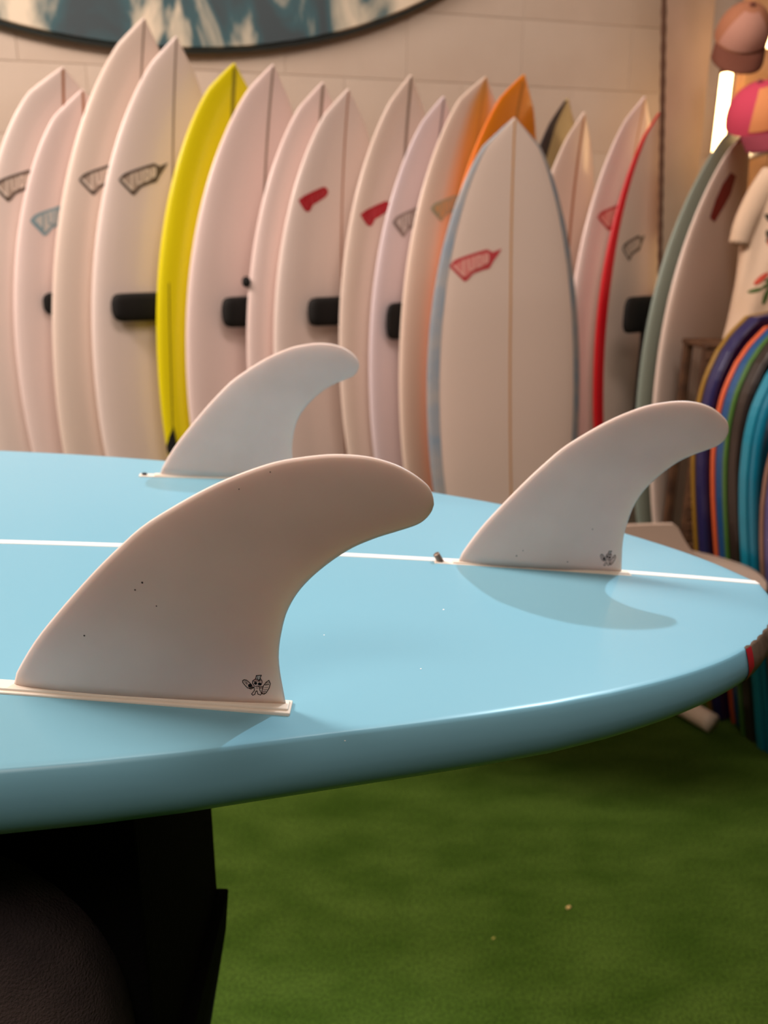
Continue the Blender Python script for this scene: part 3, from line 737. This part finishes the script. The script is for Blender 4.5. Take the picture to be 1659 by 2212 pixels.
gb = thing('surfboard', 'beige surfboard lying low on the white pipe stand behind the blue one', 'surfboard', (.3, 1.85, .4))
M_beige = mat('beige_board', (174, 154, 138), .45, .4)
tail = Vector((.79, 1.469)); dr = Vector((-.955, .297)).normalized(); pd = Vector((-dr.y, dr.x))
gz = .5356
vs, fs = [], []
gt = list(np.linspace(0, .12, 14) ** 1.5 / .12 ** .5) + list(np.linspace(.14, 1.5, 30))
gw = pchip([0, .004, .015, .04, .09, .18, .35, .7, 1.0, 1.3, 1.45, 1.5], [.004, .04, .075, .11, .145, .182, .225, .26, .25, .17, .07, .004], gt)
gsec = [(0, 0), (.6, -.001), (.9, -.003), (.97, -.010), (1, -.022), (.98, -.034), (.9, -.044), (.6, -.053), (0, -.057)]
gring = gsec + [(-a, b) for a, b in gsec[-2:0:-1]]; N = len(gring)
for t, w in zip(gt, gw):
    for a, h in gring:
        q = tail + dr * t + pd * (a * w); vs.append((q.x, q.y, gz + h * min(1, .35 + 4 * t) + .03 * min(t, .6)))
for i in range(len(gt) - 1):
    for j in range(N): fs.append((i * N + j, i * N + (j + 1) % N, (i + 1) * N + (j + 1) % N, (i + 1) * N + j))
fs.append(tuple(range(N))); fs.append(tuple((len(gt) - 1) * N + j for j in range(N)))
adopt(mesh_obj('board_shell', vs, fs, M_beige), gb)
# keel fin
fp = [at(1260, 1300, 1.580), at(1290, 1150, 1.580), at(1330, 1136, 1.580), at(1440, 1131, 1.580), at(1456, 1133, 1.580), at(1464, 1141, 1.580), at(1474, 1160, 1.580), at(1488, 1182, 1.580), at(1510, 1205, 1.580), at(1530, 1230, 1.580), at(1530, 1300, 1.580)]
fp = smooth_path(fp, 3)
bm = bmesh.new(); a = [bm.verts.new((p.x, p.y - .006, p.z)) for p in fp]; b = [bm.verts.new((p.x, p.y + .006, p.z)) for p in fp]
bm.faces.new(a); bm.faces.new(b[::-1])
for i in range(len(fp)): bm.faces.new((a[i], a[(i + 1) % len(fp)], b[(i + 1) % len(fp)], b[i]))
adopt(bm_obj('fin', bm, mat('beige_fin', (182, 162, 146), .5), gb), gb)['label'] = 'flat topped beige keel fin'

# ------------------------------------------------------------------ bodyboards
BT = np.array([0, .05, .15, .3, .5, .65, .74, .82, .88, .93, .97, 1.0]); BH = np.array([.195, .203, .213, .233, .262, .276, .277, .268, .25, .218, .175, .12])
def bodyboard(X, Y, roll, lean, L, skin, rail, deck, label, th=.046, skin_frac=.24, sheen=.25, hs=1.0):
    a = R(25); wv = Vector((math.cos(a), math.sin(a), 0)); nv = Vector((math.sin(a), -math.cos(a), 0)); up = Vector((0, 0, 1))
    l = up * math.cos(roll) + wv * math.sin(roll); w2 = wv * math.cos(roll) - up * math.sin(roll)
    l = l * math.cos(lean) - nv * math.sin(lean)
    o = Vector((X, Y, .2 * abs(math.sin(roll))))
    zz = o.z - abs(w2.z) * .195
    o.z -= max(zz, 0) - .001
    ts = np.concatenate([np.linspace(0, .7, 16), np.linspace(.74, .94, 12), 1 - .05 * np.linspace(1, 0, 10) ** 1.7])
    hs_ = np.interp(ts, BT, BH) * hs
    # soften
    for _ in range(1): hs_[1:-1] = (hs_[:-2] + 2 * hs_[1:-1] + hs_[2:]) / 4
    root = thing('bodyboard', label, 'bodyboard', (X, Y, 0), group='bodyboards standing in a row at the right')
    def slab(name, n0, n1, m, inset, bev):
        # closed outline path: left edge up, right edge down
        vs, fs = [], []
        prof = [(n0, bev), (n0 + bev * .4, bev * .35), (n0 + bev, 0), (n1 - bev, 0), (n1 - bev * .4, bev * .35), (n1, bev)]
        out = [(-1, t, h) for t, h in zip(ts, hs_)] + [(1, t, h) for t, h in zip(ts[::-1], hs_[::-1])]
        for nn, ins in prof:
            for sgn, t, h in out:
                hh = max(h - ins - inset, .005); tt = min(max(t * L, ins + inset), L - ins - inset)
                vs.append(o + l * tt + w2 * (sgn * hh) + nv * nn)
        K = len(out)
        for i in range(len(prof) - 1):
            for j in range(K): fs.append((i * K + j, i * K + (j + 1) % K, (i + 1) * K + (j + 1) % K, (i + 1) * K + j))
        fs.append(tuple(range(K))); fs.append(tuple((len(prof) - 1) * K + j for j in range(K))[::-1])
        return adopt(mesh_obj(name, vs, fs, m, smooth=False), root)
    s0, s1 = 0.0, th * skin_frac
    slab('bottom_skin', s0, s1, skin, 0, .002)
    if rail: slab('rail', s1, th * .88, rail, 0.001, .006)
    slab('deck', th * .88, th, deck, .004, .003)
def plastic(name, rgb, rough=.28): return mat(name, rgb, rough, .5, coat=.3, coat_rough=.15)
bodyboard(1.0531, 1.9034, -.1278, .0062, 1.048, plastic('yellow_skin', (140, 104, 36)), plastic('navy_rail', (38, 33, 80)), plastic('navy_deck', (40, 22, 58)), 'navy bodyboard with dull yellow bottom edge, tallest at the left of the row')
bodyboard(1.0978, 1.8647, -.1622, -.0001, 1.031, plastic('orange_skin', (206, 92, 54)), plastic('blue_rail', (26, 74, 124)), plastic('blue_deck', (20, 56, 104)), 'blue bodyboard with orange bottom edge, second in the row')
bodyboard(1.0979, 1.8051, -.1519, .0059, 1.037, plastic('green_skin', (64, 104, 42)), plastic('brown_rail', (46, 36, 32)), plastic('black_deck', (22, 18, 18)), 'dark brown bodyboard with green bottom edge, third in the row')
bodyboard(1.1157, 1.7538, -.1616, .0033, 1.015, plastic('teal_skin', (24, 128, 154)), plastic('teal_rail', (14, 112, 140)), plastic('teal_deck', (4, 74, 96)), 'teal bodyboard, fourth in the row', skin_frac=.45)
bodyboard(1.1385, 1.705, -.16, .003, .94, plastic('brown_skin', (140, 104, 88)), plastic('lilac_rail', (92, 84, 132), .12), plastic('lilac_deck', (84, 78, 140), .12), 'shiny lilac bodyboard at the right edge of the photo', skin_frac=.2)

# wicker crate behind the bodyboards
cr = thing('slatted_crate', 'dark brown slatted crate between the white surfboard and the bodyboards', 'crate', (1.2, 2.22, 0))
M_slat = mat('dark_slats', (96, 66, 44), .7, .3, noise=(20, (64, 42, 28), 5)); first = None
for k in range(28):
    bm = bmesh.new(); add_box(bm, Vector((1.16, 2.17 + .002 * (k % 2), .018 + .0335 * k)), (.52, .010, .030), None, .003, 1)
    adopt(bm_obj('slat', bm, M_slat), cr)
for x in (.905, 1.415):
    for y in (2.185, 2.33):
        bm = bmesh.new(); add_box(bm, Vector((x, y, .475)), (.024, .024, .95), None, .003, 1); adopt(bm_obj('post', bm, M_slat), cr)
bm = bmesh.new(); add_box(bm, Vector((1.16, 2.26, .947)), (.535, .19, .016), None, .004, 1); adopt(bm_obj('lid', bm, M_slat), cr)

# ------------------------------------------------------------------ T-shirt on a hanger
M_shirt = mat('cream_cotton', (226, 198, 172), .9, .15, noise=(5, (216, 186, 158), 3), bump=(900, .3))
SY = 2.22
sx0 = 1.222
hg = thing('clothes_hanger', 'chrome clothes hanger holding up the cream T-shirt', 'hanger', (sx0, SY, 1.42))
M_chrome = mat('chrome', (176, 184, 200), .18, .5, metal=1.0)
bm = bmesh.new(); tube(bm, smooth_path([(sx0 - .19, SY, 1.395), (sx0 - .08, SY, 1.436), (sx0, SY, 1.455), (sx0 + .08, SY, 1.436), (sx0 + .19, SY, 1.395)], 6), .007, 10); adopt(bm_obj('arms', bm, M_chrome, smooth=True), hg)
bm = bmesh.new(); tube(bm, smooth_path([(sx0, SY, 1.455), (sx0, SY, 1.485), (sx0 + .02, SY, 1.51), (sx0, SY, 1.53), (sx0 - .02, SY, 1.515)], 6), .003, 8); adopt(bm_obj('hook', bm, M_chrome, smooth=True), hg)
dm = thing('wall_bracket', 'chrome wall bracket sticking out above the shoulder of the cream T-shirt', 'bracket', (sx0, 2.7, 1.5))
bm = bmesh.new(); add_box(bm, Vector((sx0 - .02, 2.47, 1.505)), (.03, .62, .02), None, .006, 2); adopt(bm_obj('bar', bm, M_chrome), dm)
bm = bmesh.new(); add_box(bm, Vector((sx0 - .03, 2.17, 1.497)), (.17, .03, .036), None, .012, 3); adopt(bm_obj('end_stop', bm, M_chrome, smooth=True), dm)
ts_ = thing('t_shirt', 'cream T-shirt with leafy print hanging above the bodyboards', 't-shirt', (sx0, SY, 1.4))
vs, fs = [], []; n = 64
rows = [(1.452, .075, .035), (1.43, .13, .045), (1.405, .20, .05), (1.36, .232, .058), (1.30, .240, .065), (1.22, .242, .072), (1.1, .248, .078), (1.0, .256, .083), (.962, .262, .085)]
rr = []
for i in range(len(rows) - 1):
    for t in np.linspace(0, 1, 7)[:-1]: rr.append(tuple(a * (1 - t) + b * t for a, b in zip(rows[i], rows[i + 1])))
rr.append(rows[-1])
for z, w, d in rr:
    for k in range(n):
        a = 2 * math.pi * k / n; fold = .010 * math.sin(5 * a + 9 * z) * min(1, (1.45 - z) * 4) + .006 * math.sin(11 * a - 14 * z) * min(1, (1.45 - z) * 3)
        e = .75
        vs.append((sx0 + math.copysign(abs(math.cos(a)) ** e, math.cos(a)) * (w + fold * .4), SY + math.copysign(abs(math.sin(a)) ** e, math.sin(a)) * (d + fold), z))
for i in range(len(rr) - 1):
    for k in range(n): fs.append((i * n + k, i * n + (k + 1) % n, (i + 1) * n + (k + 1) % n, (i + 1) * n + k))
tb = adopt(mesh_obj('torso', vs, fs, M_shirt), ts_); so = tb.modifiers.new('thick', 'SOLIDIFY'); so.thickness = .0015
SV = BVHTree.FromPolygons([Vector(v) for v in vs], fs)
for sg in (-1, 1):
    bm = bmesh.new(); pp = smooth_path([(sx0 + sg * .185, SY, 1.385), (sx0 + sg * .222, SY - .01, 1.33), (sx0 + sg * .250, SY - .02, 1.27), (sx0 + sg * .262, SY - .022, 1.215)], 6)
    tube(bm, pp, [.040 - .013 * i / len(pp) for i in range(len(pp))], 20, cap=False)
    for v in bm.verts: v.co.y = SY - .015 + (v.co.y - SY + .015) * .75
    o = adopt(bm_obj('sleeve', bm, M_shirt, smooth=True), ts_); so = o.modifiers.new('thick', 'SOLIDIFY'); so.thickness = .0015
bm = bmesh.new(); tube(bm, [(sx0 + .078 * math.cos(2 * math.pi * k / 40), SY + .038 * math.sin(2 * math.pi * k / 40), 1.452 - .012 * (math.sin(2 * math.pi * k / 40) < 0) * abs(math.sin(2 * math.pi * k / 40))) for k in range(41)], .007, 8, cap=False)
adopt(bm_obj('collar', bm, M_shirt, smooth=True), ts_)
def tfs(x, y): return Vector((sx0 + x, SY - .5, 1.22 + y)), Vector((0, 1, 0))
GRN, DGR, RDP = mat('leaf_green_print', (70, 92, 36), .8), mat('dark_green_print', (64, 54, 34), .8), mat('red_print', (196, 72, 50), .8)
leafs = {'leaf_print': [], 'stem_print': [], 'flower_print': []}
rng = random.Random(7)
for k in range(70):
    x, y = rng.uniform(-.215, .2), rng.uniform(-.16, .08); a = rng.uniform(0, math.pi); ln = rng.uniform(.012, .026); q = rng.random()
    key = 'leaf_print' if q < .35 else 'stem_print' if q < .92 else 'flower_print'
    leafs[key].append([(x + math.cos(a) * ln * math.cos(b) - math.sin(a) * ln * .32 * math.sin(b), y + math.sin(a) * ln * math.cos(b) + math.cos(a) * ln * .32 * math.sin(b)) for b in np.linspace(0, 2 * math.pi, 11)[:-1]])
for i_, (key, m_) in enumerate((('leaf_print', GRN), ('stem_print', DGR), ('flower_print', RDP))):
    adopt(bm_obj(key, project_poly(leafs[key], SV, tfs, .0012 + .0005 * i_, 1), m_, recalc=False), ts_)['kind'] = 'stuff'

# ------------------------------------------------------------------ caps and lamps
def cap(cx, cy, cz, tilt, yaw, roll, crown_m, front_m, brim_m, label, sc_=1.0):
    root = thing('cap', label, 'cap', (cx, cy, cz), group='caps hanging on the timber panel')
    rt = Matrix.Rotation(roll, 4, 'Y') @ Matrix.Rotation(yaw, 4, 'Z') @ Matrix.Rotation(tilt, 4, 'X')
    def X(v): return rt @ (Vector(v) * sc_)
    def part(name, vs, fs, m):
        o = mesh_obj(name, [X(v) for v in vs], fs, m, root); return o
    n, mm = 36, 12
    vs, fs = [], []; front, ff = [], []
    def dome(a, b, g=0): return ((.088 + g) * math.cos(b) * math.cos(a), (.100 + g) * math.cos(b) * math.sin(a), (.105 + g) * math.sin(b) ** .9)
    for j in range(mm + 1):
        for k in range(n): vs.append(dome(2 * math.pi * k / n, math.pi / 2 * j / mm * .985))
    for j in range(mm):
        for k in range(n): fs.append((j * n + k, j * n + (k + 1) % n, (j + 1) * n + (k + 1) % n, (j + 1) * n + k))
    fs.append(tuple(mm * n + k for k in range(n)))
    part('crown', vs, fs, crown_m)
    q = 14
    for j in range(9):
        for k in range(q + 1):
            b = math.pi / 2 * (.05 + .72 * j / 8); a = -math.pi / 2 + (k / q - .5) * R(116) * (1 - .25 * j / 8); front.append(dome(a, b, .0022))
    for j in range(8):
        for k in range(q): ff.append((j * (q + 1) + k, j * (q + 1) + k + 1, (j + 1) * (q + 1) + k + 1, (j + 1) * (q + 1) + k))
    part('front_panel', front, ff, front_m)
    vs, fs = [], []; nn = 20
    for lay in (0, 1):
        for j in range(6):
            for k in range(nn + 1):
                a = -math.pi / 2 + (k / nn - .5) * R(150); r_ = j / 5
                bx, by = .086 * math.cos(a), .098 * math.sin(a)
                ox = .088 * math.cos(a) * 1.02; oy = -.098 * abs(math.sin(a)) - .085 * max(math.cos(a + math.pi / 2), 0) ** .7
                x = bx * (1 - r_) + ox * r_; y = by * (1 - r_) + oy * r_
                vs.append((x, y, .004 - .003 * lay - .030 * (x / .09) ** 2 * r_ - .012 * r_))
    def ii(l, j, k): return l * 6 * (nn + 1) + j * (nn + 1) + k
    for j in range(5):
        for k in range(nn):
            fs.append((ii(0, j, k), ii(0, j, k + 1), ii(0, j + 1, k + 1), ii(0, j + 1, k))); fs.append((ii(1, j, k), ii(1, j + 1, k), ii(1, j + 1, k + 1), ii(1, j, k + 1)))
    for k in range(nn): fs.append((ii(0, 5, k), ii(0, 5, k + 1), ii(1, 5, k + 1), ii(1, 5, k)))
    part('brim', vs, fs, brim_m)
    bm = bmesh.new(); bmesh.ops.create_uvsphere(bm, u_segments=10, v_segments=8, radius=.009)
    bm.transform(Matrix.Translation(X((0, 0, .104)))); bm_obj('button', bm, brim_m, root, smooth=True)
    return root
def cloth(n_, c): return mat(n_, c, .85, .15)
CY = 2.5
p = at(1606, 62, CY)
cap(p.x - .004, CY, p.z - .022, R(46), R(-10), R(6), cloth('tan_twill', (168, 112, 84)), cloth('rose_twill', (186, 136, 118)), cloth('brown_twill', (112, 68, 54)), 'tan cap with brown brim hanging topmost at the right edge', .84)
p = at(1622, 226, CY)
cap(p.x + .008, CY - .06, p.z - .055, R(24), R(8), R(-24), cloth('pink_twill', (206, 74, 98)), cloth('apricot_panel', (226, 148, 96)), cloth('plum_twill', (140, 62, 74)), 'pink cap with apricot front panel below the tan cap', 1.02)
M_glow = mat('warm_lamp_glass', (255, 220, 160), .4, emit=((255, 206, 142), 13))
M_sock = mat('lamp_socket', (110, 76, 50), .4, metal=.6)
def tube_lamp(p0, p1, rad, label, group):
    root = thing('tube_lamp', label, 'lamp', tuple(p1), group=group)
    bm = bmesh.new(); tube(bm, [p0, p1], rad, 14); adopt(bm_obj('glowing_tube', bm, M_glow, smooth=True), root)
    for q, dz in ((p0, .012), (p1, -.012)):
        bm = bmesh.new(); tube(bm, [Vector(q) + Vector((0, 0, dz)), Vector(q) - Vector((0, 0, dz))], rad * 1.25, 14); adopt(bm_obj('end_cap', bm, M_sock, smooth=True), root)
    bm = bmesh.new(); add_box(bm, (Vector(p0) + Vector(p1)) / 2 + Vector((0, rad + .012, 0)), (.012, .03, (Vector(p0) - Vector(p1)).length * .96)); adopt(bm_obj('bracket', bm, M_sock), root)
a = at(1548, 345, 2.88); tube_lamp(Vector((a.x, 2.88, at(1565, 150, 2.88).z)), Vector((a.x, 2.88, a.z - .05)), .019, 'glowing warm tube lamp between the divider panel and the pink cap', 'warm lamps on the timber panel')
a = at(1562, 600, 2.90); tube_lamp(Vector((a.x, 2.90, at(1560, 500, 2.90).z)), Vector((a.x, 2.90, at(1560, 668, 2.90).z)), .010, 'glowing warm tube lamp beside the sleeve of the cream T-shirt', 'warm lamps on the timber panel')
def bulb(x, y, label):
    p = at(x, y, 2.66); root = thing('bulb_lamp', label, 'lamp', tuple(p), group='warm lamps on the timber panel')
    bm = bmesh.new(); bmesh.ops.create_uvsphere(bm, u_segments=20, v_segments=14, radius=.030); bmesh.ops.translate(bm, verts=bm.verts, vec=p); adopt(bm_obj('glass_globe', bm, M_glow, smooth=True), root)
    bm = bmesh.new(); tube(bm, [p + Vector((0, .026, 0)), p + Vector((0, .255, 0))], .016, 14); adopt(bm_obj('socket', bm, M_sock, smooth=True), root)
bulb(1652, 82, 'glowing globe lamp right of the tan cap, cut by the photo edge')
bulb(1649, 288, 'glowing globe lamp under the pink cap')

# ------------------------------------------------------------------ crumbs on the turf
def floor_at(x, y):
    d = ray_dir(x, y); return Vector((0, 0, CAM_Z)) + d * (-CAM_Z / d.z)
for x, y, c, lb, s in ((1228, 1962, (226, 190, 120), 'tiny pale wood chip lying on the turf, largest speck', .005), (1066, 2028, (190, 180, 90), 'tiny yellowish crumb on the turf near the bottom', .003)):
    p = floor_at(x, y); bm = bmesh.new(); add_box(bm, p + Vector((0, 0, s * .4)), (s * 1.8, s, s * .8), Matrix.Rotation(.5, 3, 'Z'), s * .2, 1)
    tag(bm_obj('wood_chip', bm, mat('chip_%d' % x, c, .7)), lb, 'chip')
